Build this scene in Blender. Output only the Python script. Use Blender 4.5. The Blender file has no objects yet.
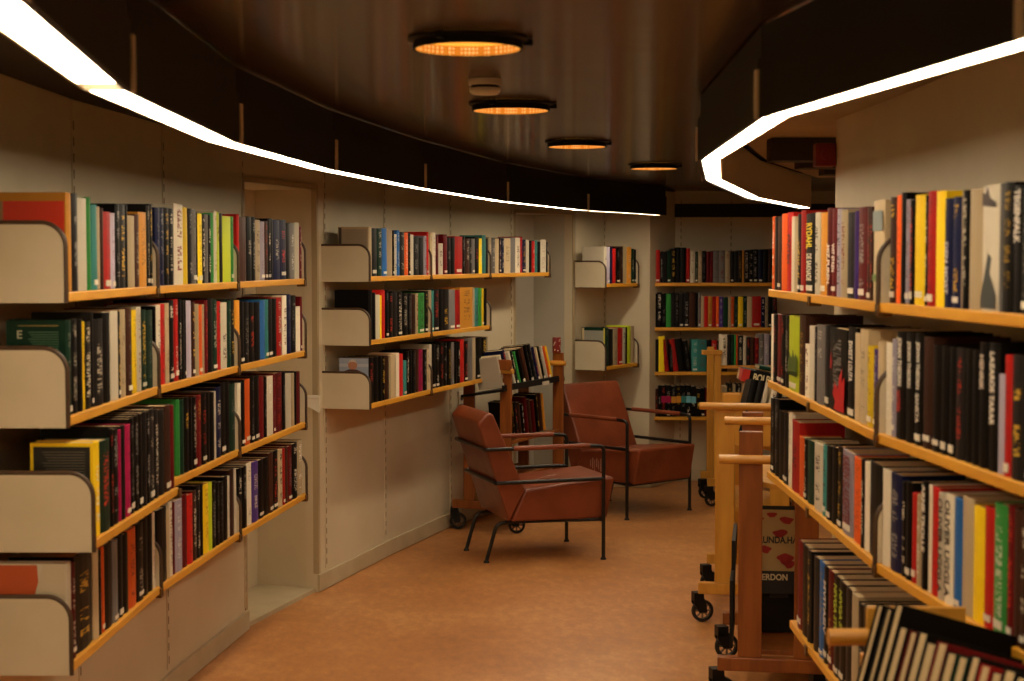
import bpy, math, random
from mathutils import Vector, Matrix, Quaternion
R = math.radians
rnd = random.Random(7)
SC = bpy.context.scene
COL = SC.collection
EYE = 1.62; FOC = 1600.0; PITCH = math.atan(80.5/1600)
# ---------------------------------------------------------------- camera, world, exposure
cam = bpy.data.cameras.new('camera'); camo = bpy.data.objects.new('camera', cam); COL.objects.link(camo)
camo.location = (0, 0, EYE); camo.rotation_euler = (R(90)-PITCH, 0, 0)
cam.sensor_width = 36; cam.lens = FOC/1024*36; cam.clip_start = .05; cam.clip_end = 60
cam.dof.use_dof = True; cam.dof.focus_distance = 7.6; cam.dof.aperture_fstop = 5.0
SC.camera = camo
w = bpy.data.worlds.new('world'); SC.world = w; w.use_nodes = True
w.node_tree.nodes['Background'].inputs[0].default_value = (1, .75, .5, 1)
w.node_tree.nodes['Background'].inputs[1].default_value = .01
SC.view_settings.view_transform = 'Standard'; SC.view_settings.look = 'None'
SC.view_settings.gamma = 1; SC.view_settings.use_curve_mapping = False
SC.view_settings.exposure = 0.0
STRIP_POWER = 28.0
STRIP_COL = (1.0, .82, .57, 1)
# ---------------------------------------------------------------- helpers
CP, SP = math.cos(PITCH), math.sin(PITCH)
def lin(c):
    return tuple(((x/255)/12.92 if x/255 <= .04045 else ((x/255+.055)/1.055)**2.4) for x in c)
def at_z(px, py, z):
    "the place at height z seen at a pixel"
    u = (px-512)/FOC; v = (340.5-py)/FOC
    dx, dy, dz = u, CP+v*SP, v*CP-SP
    t = (z-EYE)/dz
    return Vector((dx*t, dy*t, z))
def on_line(px, A, B, z):
    "parameter along the plan line AB (at height z) that is seen in pixel column px"
    k = px-512; h = (EYE-z)*SP
    dx, dy = B[0]-A[0], B[1]-A[1]
    return (k*(A[1]*CP+h) - FOC*A[0])/(FOC*dx - k*dy*CP)
def z_at(py, Y):
    v = (340.5-py)/FOC
    return EYE + Y*(v*CP-SP)/(CP+v*SP)

class MB:
    def __init__(s): s.v = []; s.f = []; s.m = []; s.M = Matrix()
    def add(s, vs, fs, mi=0):
        n = len(s.v)
        s.v += [s.M @ Vector(p) for p in vs]
        for f in fs: s.f.append([n+i for i in f]); s.m.append(mi)
        return s
    def box(s, x0, x1, y0, y1, z0, z1, mi=0):
        return s.add([(x0,y0,z0),(x1,y0,z0),(x1,y1,z0),(x0,y1,z0),(x0,y0,z1),(x1,y0,z1),(x1,y1,z1),(x0,y1,z1)],
              [(0,3,2,1),(4,5,6,7),(0,1,5,4),(1,2,6,5),(2,3,7,6),(3,0,4,7)], mi)
    def prism(s, pts, d0, d1, axis='x', mi=0, mi_side=None):
        "profile pts extruded along an axis"
        n = len(pts); vs = []
        for d in (d0, d1):
            for a, b in pts:
                vs.append((d,a,b) if axis=='x' else (a,d,b) if axis=='y' else (a,b,d))
        s.add(vs, [list(range(n))[::-1], list(range(n, 2*n))], mi)
        ms = mi if mi_side is None else mi_side
        k = len(s.v)-2*n
        for i in range(n):
            j = (i+1) % n
            s.f.append([k+i, k+j, k+n+j, k+n+i]); s.m.append(ms)
        return s
    def tube(s, path, r, n=10, mi=0, caps=True):
        P = [Vector(p) for p in path]; rings = []; up = Vector((0,0,1)); prev = None
        for i, p in enumerate(P):
            t = (P[min(i+1,len(P)-1)]-P[max(i-1,0)]).normalized()
            if prev is None:
                a = t.cross(up)
                if a.length < .1: a = t.cross(Vector((0,1,0)))
            else: a = prev - t*prev.dot(t)
            a.normalize(); prev = a; b = t.cross(a)
            rr = r[i] if isinstance(r, (list, tuple)) else r
            rings.append([p+a*rr*math.cos(2*math.pi*k/n)+b*rr*math.sin(2*math.pi*k/n) for k in range(n)])
        vs = [q for rg in rings for q in rg]; fs = []
        for i in range(len(P)-1):
            for k in range(n):
                fs.append((i*n+k, i*n+(k+1)%n, (i+1)*n+(k+1)%n, (i+1)*n+k))
        if caps: fs += [list(range(n))[::-1], [(len(P)-1)*n+k for k in range(n)]]
        return s.add(vs, fs, mi)
    def lathe(s, prof, c=(0,0,0), n=32, mi=0, axis='z'):
        vs = []; fs = []
        for r_, z_ in prof:
            for k in range(n):
                a = 2*math.pi*k/n
                p = (r_*math.cos(a), r_*math.sin(a), z_)
                if axis == 'y': p = (p[0], p[2], p[1])
                if axis == 'x': p = (p[2], p[0], p[1])
                vs.append((c[0]+p[0], c[1]+p[1], c[2]+p[2]))
        for i in range(len(prof)-1):
            for k in range(n): fs.append((i*n+k, i*n+(k+1)%n, (i+1)*n+(k+1)%n, (i+1)*n+k))
        return s.add(vs, fs, mi)
    def build(s, name, mats, parent=None, loc=(0,0,0), rotz=0, smooth=False, bevel=0, kind=None, seg=2):
        me = bpy.data.meshes.new(name); me.from_pydata([tuple(p) for p in s.v], [], s.f); me.update()
        if not isinstance(mats, (list, tuple)): mats = [mats]
        for m_ in mats: me.materials.append(m_)
        me.polygons.foreach_set('material_index', s.m)
        if smooth:
            me.polygons.foreach_set('use_smooth', [True]*len(me.polygons))
            try: me.set_sharp_from_angle(angle=R(38))
            except Exception: pass
        o = bpy.data.objects.new(name, me); COL.objects.link(o)
        o.location = loc; o.rotation_euler = (0, 0, rotz)
        if parent: o.parent = parent
        if bevel:
            b = o.modifiers.new('bevel', 'BEVEL'); b.width = bevel; b.segments = seg; b.limit_method = 'ANGLE'; b.angle_limit = R(35)
            if seg > 2 or smooth:
                me.polygons.foreach_set('use_smooth', [True]*len(me.polygons))
                try: me.set_sharp_from_angle(angle=R(70))
                except Exception: pass
        if kind: o['kind'] = kind
        return o
def thing(name, label, cat, loc=(0,0,0), rotz=0, group=None):
    o = bpy.data.objects.new(name, None); COL.objects.link(o); o.empty_display_size = .05
    o.location = loc; o.rotation_euler = (0,0,rotz); tag(o, label, cat, group); return o
def tag(o, label, cat, group=None):
    o['label'] = label; o['category'] = cat
    if group: o['group'] = group
def copy_tree(o, parent=None):
    c = o.copy(); COL.objects.link(c); c.parent = parent
    for ch in list(o.children): copy_tree(ch, c)
    return c
def arc(cx, cy, r, a0, a1, n=8):
    return [(cx+r*math.cos(R(a0+(a1-a0)*i/n)), cy+r*math.sin(R(a0+(a1-a0)*i/n))) for i in range(n+1)]
def smooth_path(pts, rad=.04, n=6):
    "polyline with rounded corners"
    P = [Vector(p) for p in pts]; out = [P[0]]
    for i in range(1, len(P)-1):
        a = (P[i-1]-P[i]); b = (P[i+1]-P[i]); r = min(rad, a.length*.45, b.length*.45)
        p0 = P[i]+a.normalized()*r; p2 = P[i]+b.normalized()*r
        for k in range(n+1):
            t = k/n; out.append(p0*(1-t)**2+P[i]*2*t*(1-t)+p2*t*t)
    out.append(P[-1]); return out

# ---------------------------------------------------------------- materials
def mat(name, col, rough=.5, metal=0, spec=.5, emit=None, estr=0, coat=0):
    m = bpy.data.materials.new(name); m.use_nodes = True
    b = m.node_tree.nodes['Principled BSDF']
    b.inputs['Base Color'].default_value = (*col, 1); b.inputs['Roughness'].default_value = rough
    b.inputs['Metallic'].default_value = metal; b.inputs['Specular IOR Level'].default_value = spec
    b.inputs['Coat Weight'].default_value = coat
    if emit: b.inputs['Emission Color'].default_value = (*emit[:3], 1); b.inputs['Emission Strength'].default_value = estr
    return m
def nodes(m): return m.node_tree.nodes, m.node_tree.links, m.node_tree.nodes['Principled BSDF']
def noise_mat(name, c1, c2, scale=(1,1,1), rough=.5, nscale=4, bump=0, bscale=None, lo=.35, hi=.65, detail=6, spec=.5, rvar=0, coat=0):
    m = mat(name, c1, rough, spec=spec, coat=coat); N, L, b = nodes(m)
    tc = N.new('ShaderNodeTexCoord'); mp = N.new('ShaderNodeMapping'); mp.inputs['Scale'].default_value = scale
    L.new(tc.outputs['Object'], mp.inputs['Vector'])
    nz = N.new('ShaderNodeTexNoise'); nz.inputs['Scale'].default_value = nscale; nz.inputs['Detail'].default_value = detail
    L.new(mp.outputs[0], nz.inputs['Vector'])
    rp = N.new('ShaderNodeValToRGB'); rp.color_ramp.elements[0].position = lo; rp.color_ramp.elements[1].position = hi
    rp.color_ramp.elements[0].color = (*c1,1); rp.color_ramp.elements[1].color = (*c2,1)
    L.new(nz.outputs['Fac'], rp.inputs[0]); L.new(rp.outputs[0], b.inputs['Base Color'])
    if rvar:
        mr = N.new('ShaderNodeMapRange'); mr.inputs[3].default_value = rough-rvar; mr.inputs[4].default_value = rough+rvar
        L.new(nz.outputs['Fac'], mr.inputs[0]); L.new(mr.outputs[0], b.inputs['Roughness'])
    if bump:
        n2 = N.new('ShaderNodeTexNoise'); n2.inputs['Scale'].default_value = bscale or nscale*4; n2.inputs['Detail'].default_value = 4
        L.new(mp.outputs[0], n2.inputs['Vector'])
        bp = N.new('ShaderNodeBump'); bp.inputs['Strength'].default_value = bump; bp.inputs['Distance'].default_value = .01
        L.new(n2.outputs['Fac'], bp.inputs['Height']); L.new(bp.outputs[0], b.inputs['Normal'])
    return m
M = {}
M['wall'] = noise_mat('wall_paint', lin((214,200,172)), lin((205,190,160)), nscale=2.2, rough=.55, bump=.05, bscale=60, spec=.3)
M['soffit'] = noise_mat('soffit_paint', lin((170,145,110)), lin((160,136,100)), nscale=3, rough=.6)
M['niche'] = noise_mat('niche_grey', lin((190,182,165)), lin((182,174,156)), nscale=2, rough=.6)  # greyer tone for the walls of the second recess
M['base'] = noise_mat('baseboard_paint', lin((196,182,150)), lin((184,168,136)), nscale=6, rough=.45)
M['dark'] = mat('shadow_black', lin((18,15,13)), .7)
M['black'] = mat('black_enamel', lin((13,11,10)), .5, spec=.3)
M['slot'] = mat('rail_slot_shadow', lin((132,114,86)), .7)
M['tube'] = mat('black_steel_tube', lin((12,10,10)), .33, spec=.5)
M['rubber'] = mat('black_rubber', lin((20,19,18)), .6)
M['rim'] = mat('grey_wheel_rim', lin((130,112,96)), .45)
M['edge'] = mat('panel_edge_brown', lin((70,48,26)), .5)
M['bracket'] = mat('bracket_bronze', lin((112,78,38)), .4, metal=.6)
M['creammetal'] = mat('cream_metal', lin((176,156,122)), .5)
M['red_plastic'] = mat('red_plastic', lin((120,22,16)), .4)
M['white_plastic'] = mat('white_plastic', lin((210,200,180)), .45)
M['paper'] = noise_mat('page_paper', lin((206,184,144)), lin((184,160,120)), scale=(60,1,1), nscale=8, rough=.9, spec=.1)
M['sticker'] = mat('white_sticker', lin((222,212,192)), .5)
M['wood'] = noise_mat('shelf_front_wood', lin((208,142,34)), lin((226,164,48)), scale=(1,8,8), nscale=3, rough=.42, bump=.03, bscale=20)
M['wood_light'] = noise_mat('beech_wood', lin((208,150,54)), lin((190,130,42)), scale=(6,6,.8), nscale=4, rough=.4)
M['wood_red'] = noise_mat('cherry_wood', lin((146,82,30)), lin((122,64,22)), scale=(7,7,.8), nscale=4, rough=.38)
M['wood_rail'] = noise_mat('rail_wood', lin((212,152,62)), lin((192,130,46)), scale=(.8,7,7), nscale=4, rough=.35)
M['leather'] = noise_mat('rust_leather', lin((134,66,38)), lin((116,54,30)), nscale=5, rough=.36, bump=.12, bscale=40, rvar=.06)
M['panel'] = noise_mat('cream_laminate', lin((212,198,170)), lin((204,190,160)), nscale=5, rough=.4)
# chipped edge of the cream panels: sparse dark specks
M['scuff'] = mat('pale_scuff', lin((190,150,130)), .7)
def floor_mat():
    m = mat('linoleum', (0.4,.2,.08), .34, spec=.5); N, L, b = nodes(m)
    tc = N.new('ShaderNodeTexCoord')
    n1 = N.new('ShaderNodeTexNoise'); n1.inputs['Scale'].default_value = 1.3; n1.inputs['Detail'].default_value = 8; n1.inputs['Roughness'].default_value = .7
    n2 = N.new('ShaderNodeTexNoise'); n2.inputs['Scale'].default_value = 22; n2.inputs['Detail'].default_value = 6; n2.inputs['Roughness'].default_value = .7
    mp = N.new('ShaderNodeMapping'); mp.inputs['Scale'].default_value = (1, .45, 1); mp.inputs['Rotation'].default_value = (0,0,.4)
    L.new(tc.outputs['Object'], n1.inputs['Vector']); L.new(tc.outputs['Object'], mp.inputs[0]); L.new(mp.outputs[0], n2.inputs['Vector'])
    mx = N.new('ShaderNodeMath'); mx.operation = 'MULTIPLY_ADD'; mx.inputs[1].default_value = .5; L.new(n2.outputs['Fac'], mx.inputs[0])
    ml = N.new('ShaderNodeMath'); ml.operation = 'MULTIPLY'; ml.inputs[1].default_value = .5; L.new(n1.outputs['Fac'], ml.inputs[0]); L.new(ml.outputs[0], mx.inputs[2])
    rp = N.new('ShaderNodeValToRGB'); e = rp.color_ramp.elements
    e[0].position = .36; e[0].color = (*lin((158,100,54)),1); e[1].position = .64; e[1].color = (*lin((208,152,96)),1)
    k = e.new(.5); k.color = (*lin((184,124,70)),1)
    L.new(mx.outputs[0], rp.inputs[0]); L.new(rp.outputs[0], b.inputs['Base Color'])
    mr = N.new('ShaderNodeMapRange'); mr.inputs[3].default_value = .30; mr.inputs[4].default_value = .5; L.new(n2.outputs['Fac'], mr.inputs[0]); L.new(mr.outputs[0], b.inputs['Roughness'])
    return m
M['floor'] = floor_mat()
def ceiling_mat():
    m = mat('lacquered_dark_wood', lin((66,42,26)), .2, spec=.9); N, L, b = nodes(m)
    tc = N.new('ShaderNodeTexCoord'); mp = N.new('ShaderNodeMapping'); mp.inputs['Scale'].default_value = (.7, 14, 1)
    L.new(tc.outputs['Object'], mp.inputs[0])
    n1 = N.new('ShaderNodeTexNoise'); n1.inputs['Scale'].default_value = 5; n1.inputs['Detail'].default_value = 8
    L.new(mp.outputs[0], n1.inputs['Vector'])
    rp = N.new('ShaderNodeValToRGB'); rp.color_ramp.elements[0].position = .35; rp.color_ramp.elements[1].position = .7
    rp.color_ramp.elements[0].color = (*lin((48,29,14)),1); rp.color_ramp.elements[1].color = (*lin((80,52,27)),1)
    L.new(n1.outputs['Fac'], rp.inputs[0]); L.new(rp.outputs[0], b.inputs['Base Color'])
    tg = N.new('ShaderNodeTangent'); tg.direction_type = 'UV_MAP'; tg.uv_map = 'grain'; L.new(tg.outputs[0], b.inputs['Tangent'])
    b.inputs['Anisotropic'].default_value = .96
    mp2 = N.new('ShaderNodeMapping'); mp2.inputs['Scale'].default_value = (.8, 7, 1); L.new(tc.outputs['Object'], mp2.inputs[0])
    n2 = N.new('ShaderNodeTexNoise'); n2.inputs['Scale'].default_value = 6; n2.inputs['Detail'].default_value = 4; L.new(mp2.outputs[0], n2.inputs['Vector'])
    mr = N.new('ShaderNodeMapRange'); mr.inputs[3].default_value = .13; mr.inputs[4].default_value = .22; L.new(n2.outputs['Fac'], mr.inputs[0]); L.new(mr.outputs[0], b.inputs['Roughness'])
    return m
M['ceiling'] = ceiling_mat()
M['ceiling_side'] = mat('dark_brown_ceiling', lin((40,26,15)), .6)  # dark brown of the left ceiling band and the beams
M['strip'] = mat('strip_diffuser', (1,1,1), .5, emit=STRIP_COL, estr=STRIP_POWER)
M['amber'] = mat('amber_lamp_glow', lin((240,160,60)), .5, emit=(1,.5,.12), estr=1.1)
def perforated():
    m = mat('perforated_amber', lin((190,110,30)), .4, emit=(1,.42,.07), estr=.35); N, L, b = nodes(m)
    tc = N.new('ShaderNodeTexCoord'); v = N.new('ShaderNodeTexVoronoi'); v.inputs['Scale'].default_value = 110; v.inputs['Randomness'].default_value = 0
    L.new(tc.outputs['Object'], v.inputs['Vector'])
    rp = N.new('ShaderNodeValToRGB'); rp.color_ramp.elements[0].position = .3; rp.color_ramp.elements[1].position = .42
    rp.color_ramp.elements[0].color = (1,.62,.18,1); rp.color_ramp.elements[1].color = (.42,.17,.015,1)
    L.new(v.outputs['Distance'], rp.inputs[0]); L.new(rp.outputs[0], b.inputs['Emission Color']); b.inputs['Emission Strength'].default_value = .9
    return m
M['perf'] = perforated()
def perf_disc():
    m = perforated(); m.name = 'perforated_bright'; N, L, b = nodes(m); b.inputs['Emission Strength'].default_value = 2.8; return m
M['perfdisc'] = perf_disc()
# book cover: base colour, ink colour per face; a letter-like pattern of ink on the spine
def book_mat():
    m = mat('book_cover', (.1,.1,.1), .42, spec=.15); N, L, b = nodes(m)
    a = N.new('ShaderNodeAttribute'); a.attribute_name = 'tint'; k = N.new('ShaderNodeAttribute'); k.attribute_name = 'ink'
    uv = N.new('ShaderNodeUVMap'); uv.uv_map = 'spine'
    sx = N.new('ShaderNodeSeparateXYZ'); L.new(uv.outputs[0], sx.inputs[0])
    def mth(op, x, y=None):
        n = N.new('ShaderNodeMath'); n.operation = op
        for i, q in enumerate((x, y)):
            if q is None: continue
            if isinstance(q, (int, float)): n.inputs[i].default_value = q
            else: L.new(q, n.inputs[i])
        return n.outputs[0]
    u, v = sx.outputs[0], sx.outputs[1]
    vf = mth('FRACT', v); seed = mth('FLOOR', v)
    cb = N.new('ShaderNodeCombineXYZ'); L.new(mth('MULTIPLY', u, 3.2), cb.inputs[0]); L.new(mth('MULTIPLY', vf, 52), cb.inputs[1]); L.new(mth('MULTIPLY', seed, 3.7), cb.inputs[2])
    nz = N.new('ShaderNodeTexNoise'); nz.inputs['Scale'].default_value = 1; nz.inputs['Detail'].default_value = 2; L.new(cb.outputs[0], nz.inputs['Vector'])
    glyph = mth('GREATER_THAN', nz.outputs['Fac'], .52)
    cb2 = N.new('ShaderNodeCombineXYZ'); L.new(mth('MULTIPLY', vf, 5), cb2.inputs[1]); L.new(mth('MULTIPLY', seed, 9.1), cb2.inputs[2])
    nb = N.new('ShaderNodeTexNoise'); nb.inputs['Scale'].default_value = 1; nb.inputs['Detail'].default_value = 0; L.new(cb2.outputs[0], nb.inputs['Vector'])
    word = mth('GREATER_THAN', nb.outputs['Fac'], .47)
    band = mth('LESS_THAN', mth('ABSOLUTE', mth('SUBTRACT', u, .5)), .24)
    inr = mth('MULTIPLY', mth('GREATER_THAN', vf, .14), mth('LESS_THAN', vf, .93))
    fac = mth('MULTIPLY', mth('MULTIPLY', glyph, word), mth('MULTIPLY', band, inr))
    fac = mth('MULTIPLY', fac, k.outputs['Alpha'])
    mx = N.new('ShaderNodeMix'); mx.data_type = 'RGBA'
    L.new(fac, mx.inputs[0]); L.new(a.outputs['Color'], mx.inputs[6]); L.new(k.outputs['Color'], mx.inputs[7]); L.new(mx.outputs[2], b.inputs['Base Color'])
    return m
M['book'] = book_mat()
_mc = {}
def plain(rgb, rough=.4):
    key = (rgb, rough)
    if key not in _mc: _mc[key] = mat('print_%02x%02x%02x' % rgb, lin(rgb), rough)
    return _mc[key]

# ---------------------------------------------------------------- plan of the room (metres; camera at 0,0)
ZC = 2.12
LEFT_A = [(-.98,-1.3),(-1.2,.3),(-1.33,2.2),(-1.36,3.9),(-1.355,4.95),(-1.275,5.95),(-1.165,6.95)]
NICHE1 = [(-1.47,7.04),(-1.255,7.84)]
LEFT_B = [(-.95,7.74),(-.68,8.72),(-.375,9.68),(.02,10.52)]
NICHE2 = [(-.24,10.66),(.15,11.06)]
LEFT_C = [(.41,10.91),(.67,11.37)]
PILLAR = [(.67,11.37),(.975,11.33)]
BACK = [(.975,11.33),(1.19,11.68),(4.2,11.68)]
RIGHT = [(4.2,11.68),(4.2,5.56),(1.112,5.52),(1.135,4.62),(1.13,3.75),(1.2,2.85),(1.37,1.95),(1.62,1.1),(2.0,-.1),(2.0,-1.3)]
def wall(name, path, z0=0, z1=ZC+.02, m='wall', th=.06):
    b = MB()
    for i, p in enumerate(path): b.v += [Vector((p[0],p[1],z0)), Vector((p[0],p[1],z1))]
    for i in range(len(path)-1):
        b.f.append([2*i, 2*i+2, 2*i+3, 2*i+1]); b.m.append(0)
    o = b.build(name, M[m], kind='structure')
    s = o.modifiers.new('thick', 'SOLIDIFY'); s.thickness = th; s.offset = -1
    return o
ZN = 1.96
wall('wall_left', LEFT_A)
wall('wall_left', [LEFT_A[-1]]+NICHE1+[LEFT_B[0]], m='wall')
wall('wall_left', LEFT_B)
wall('wall_left', [LEFT_B[-1]]+NICHE2+[LEFT_C[0]], m='niche')
wall('wall_left', LEFT_C)
wall('wall_pillar', PILLAR)
wall('wall_back', BACK)
wall('wall_right', RIGHT)
wall('wall_rear', [(2.0,-1.3),(-.98,-1.3)])
def poly(name, pts, z0, z1, m):
    b = MB(); n = len(pts)
    ar = sum(pts[i][0]*pts[(i+1)%n][1]-pts[(i+1)%n][0]*pts[i][1] for i in range(n))
    if ar < 0: pts = pts[::-1]
    b.prism(pts, z0, z1, 'z'); return b.build(name, m, kind='structure')
poly('wall_lintel', [LEFT_A[-1]]+NICHE1+[LEFT_B[0]], ZN, ZC, M['wall'])
poly('wall_lintel', [LEFT_B[-1]]+NICHE2+[LEFT_C[0]], ZN-.03, ZC, M['wall'])
poly('floor', [(-1.6,-1.4),(4.3,-1.4),(4.3,11.8),(-1.6,11.8)], -.06, 0, M['floor'])
co = poly('ceiling', [(-1.6,-1.4),(4.3,-1.4),(4.3,11.8),(-1.6,11.8)], ZC, ZC+.05, M['ceiling'])
uvl = co.data.uv_layers.new(name='grain')
for lp in co.data.loops:
    v_ = co.data.vertices[lp.vertex_index].co; uvl.data[lp.index].uv = (v_.y, -v_.x)   # reflections smear across the grain
poly('trim_1', [(LEFT_A[-1][0]-.01,LEFT_A[-1][1]+.005)]+NICHE1+[(LEFT_B[0][0]-.012,LEFT_B[0][1])], 0, .02, M['base'])
poly('trim_2', [LEFT_B[-1]]+NICHE2+[LEFT_C[0]], 0, .02, M['base'])
def along(path, name, z0, z1, th, m, kind='structure'):
    b = MB()
    for i in range(len(path)-1):
        A, B = Vector((*path[i],0)), Vector((*path[i+1],0)); a = (B-A).normalized(); n = Vector((a.y,-a.x,0))
        P = [A+n*.001, B+n*.001, B+n*th, A+n*th]
        b.add([(p.x,p.y,z0) for p in P]+[(p.x,p.y,z1) for p in P], [(0,1,2,3),(7,6,5,4),(0,4,5,1),(1,5,6,2),(2,6,7,3),(3,7,4,0)])
    return b.build(name, m, kind=kind)
along(LEFT_A, 'baseboard_left', .004, .085, .014, M['base'])
along(LEFT_B, 'baseboard_left', .004, .085, .014, M['base'])
along(LEFT_C+PILLAR[1:], 'baseboard_left', .004, .085, .014, M['base'])
along(BACK, 'baseboard_back', .004, .085, .014, M['base'])
along(RIGHT[1:], 'baseboard_right', .004, .085, .014, M['base'])
# frames round the two niches
def frame(P, Q, z1, i):
    A, B = Vector((*P,0)), Vector((*Q,0)); a = (B-A).normalized(); n = Vector((a.y,-a.x,0)); L_ = (B-A).length
    b = MB(); b.M = Matrix.Translation(A) @ Matrix.Rotation(math.atan2(a.y,a.x), 4, 'Z')
    b.box(-.022,.0, -.008,.02, .09, z1+.022); b.box(L_-.0,L_+.022, -.008,.02, .09, z1+.022); b.box(0,L_, -.008,.02, z1, z1+.022)
    b.build('trim_%d' % i, M['creammetal'], kind='structure')
frame(LEFT_A[-1], LEFT_B[0], ZN, 3)
frame(LEFT_B[-1], LEFT_C[0], ZN-.03, 4)
# slotted uprights let into the walls
def upright(path_pts, px, i, z0=.1, z1=ZC-.01):
    for A, B in zip(path_pts, path_pts[1:]):
        t = on_line(px, A, B, 1.8)
        if 0 <= t <= 1:
            P = Vector((A[0]+(B[0]-A[0])*t, A[1]+(B[1]-A[1])*t, 0)); a = Vector((B[0]-A[0],B[1]-A[1],0)).normalized()
            b = MB(); b.M = Matrix.Translation(P) @ Matrix.Rotation(math.atan2(a.y,a.x), 4, 'Z')
            b.box(-.012,.012,-.004,.004,z0,z1)
            z = z0+.02
            while z < z1-.04: b.box(-.003,.003,-.0055,-.003,z,z+.028,1); z += .05
            b.build('trim_%d' % i, [M['wall'], M['slot']], kind='structure'); return
for i, px in enumerate((73,163,242)): upright(LEFT_A, px, 5+i)
for i, px in enumerate((324,384,450,511)): upright(LEFT_B, px, 8+i)
upright(LEFT_C, 604, 12)
for i, px in enumerate((681,731)): upright(BACK[1:], px, 13+i)
for i, px in enumerate((852,902,1001)): upright(RIGHT, px, 15+i)

# ---------------------------------------------------------------- ring of strip lights
LS = [(-.20,-.4),(-.41,.75),(-.57,1.85),(-.69,2.87),(-.71,4.13),(-.60,5.36),(-.375,6.70),(-.035,8.25),(.45,9.75),(1.03,10.8)]
RS = [(1.69,9.4),(1.15,7.85),(.735,6.08),(.572,4.85),(.531,3.40),(.70,2.18),(.95,1.1)]
WHERE_L = ['behind the camera over the left aisle side','beside the camera at the upper left','running out of the top left corner of the picture','above the nearest left shelves, just past the end plate','above the middle section of the near left shelves','above the framed recess in the left wall','above the middle left shelves','above the second recess','last one, ending before the far back shelves']
WHERE_R = ['receding behind the core towards the far back shelves','curving round the back of the core wall','short one at the bend of the right ring','second from the camera in the right ring','above the near right shelves, nearest and brightest','beside the camera over the right shelves']
ZS = 1.92
M['housing'] = mat('cream_housing', lin((220,204,172)), .5)
def strip(A, B, label, endcap, tall=.10, W=.070):
    A, B = Vector((*A,0)), Vector((*B,0)); a = (B-A).normalized(); L_ = (B-A).length
    t = thing('strip_light', label, 'light', (A.x,A.y,ZS), math.atan2(a.y,a.x), 'strip lights hung in two curved rows')
    MB().box(.002,L_-.002,-.012,0, 0,.125).build('fascia', M['black'], t)
    b = MB(); b.box(.002,L_-.002, W,W+.006, .004,tall); b.box(.002,L_-.002, 0,W, .094,.10); b.build('housing', M['housing'], t)
    d = MB(); d.box(.012,L_-.10 if endcap else L_-.01, .003,W-.002, .004,.02); d.build('diffuser', M['strip'], t)
    MB().box(L_-.008,L_-.003, .0,W, .002,.094).build('end_plate', M['white_plastic'], t)
    MB().box(.003,.008, .0,W, .002,.094).build('end_plate', M['white_plastic'], t)
    MB().box(-.011,.011,-.018,-.0125,-.002,.10).build('post_clip', M['housing'], t)
    MB().box(.002,L_-.002,-.004,.008, .125,ZC-ZS-.007).build('shade_board', M['black'], t)  # added black board, stands in for the shade between fascia and ceiling
    return t
for i in range(len(LS)-1): strip(LS[i], LS[i+1], 'strip light of the left row, '+WHERE_L[i], i == 2)
for i in range(len(RS)-1): strip(RS[i], RS[i+1], 'strip light of the right row, '+WHERE_R[i], False, .185 if i < 2 else .10, .056)
# ceiling beyond the strips
def off(path, d):
    out = []
    for i, p in enumerate(path):
        q0 = path[max(i-1,0)]; q1 = path[min(i+1,len(path)-1)]
        a = Vector((q1[0]-q0[0], q1[1]-q0[1])).normalized(); out.append((p[0]+a.y*d, p[1]-a.x*d))
    return out
def band(name, P, Q, z, m):
    "strip of ceiling between two plan lines"
    b = MB()
    def samp(path, n=24):
        Ls = [0]
        for i in range(len(path)-1): Ls.append(Ls[-1]+math.dist(path[i], path[i+1]))
        out = []
        for k in range(n+1):
            s_ = Ls[-1]*k/n
            for i in range(len(path)-1):
                if s_ <= Ls[i+1]+1e-9:
                    f = (s_-Ls[i])/(Ls[i+1]-Ls[i]); out.append((path[i][0]+(path[i+1][0]-path[i][0])*f, path[i][1]+(path[i+1][1]-path[i][1])*f)); break
        return out
    p, q = samp(P), samp(Q); n = len(p)
    vs = [(x,y,z) for x,y in p]+[(x,y,z) for x,y in q]+[(x,y,ZC-.001) for x,y in p]+[(x,y,ZC-.001) for x,y in q]
    fs = []
    for i in range(n-1):
        fs += [(i,i+1,n+i+1,n+i), (2*n+i,3*n+i,3*n+i+1,2*n+i+1), (i,2*n+i,2*n+i+1,i+1), (n+i,n+i+1,3*n+i+1,3*n+i)]
    b.add(vs, fs); return b.build(name, m, kind='structure')
band('ceiling_left', off(LS, -.02), LEFT_A+LEFT_B+[(.41,10.91),(.67,11.37),(1.19,11.68)], ZC-.006, M['ceiling_side'])
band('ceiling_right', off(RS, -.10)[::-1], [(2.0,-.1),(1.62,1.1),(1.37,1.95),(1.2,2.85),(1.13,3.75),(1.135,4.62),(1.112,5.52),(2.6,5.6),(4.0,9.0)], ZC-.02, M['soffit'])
# black fascia board before the back alcove
b = MB(); b.box(1.16,3.2,11.42,11.45,1.925,2.02)
o = b.build('trim_18', M['black'], kind='structure')
# dark beams under the ceiling beyond the core, stepping away
for i in range(7):
    y = 6.3+i*.5; x0 = 1.02+i*.20
    b = MB(); b.box(x0,x0+1.6, y,y+.14, ZC-.11,ZC-.021)
    b.build('trim_%d' % (19+i), M['ceiling_side'], kind='structure')

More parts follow.
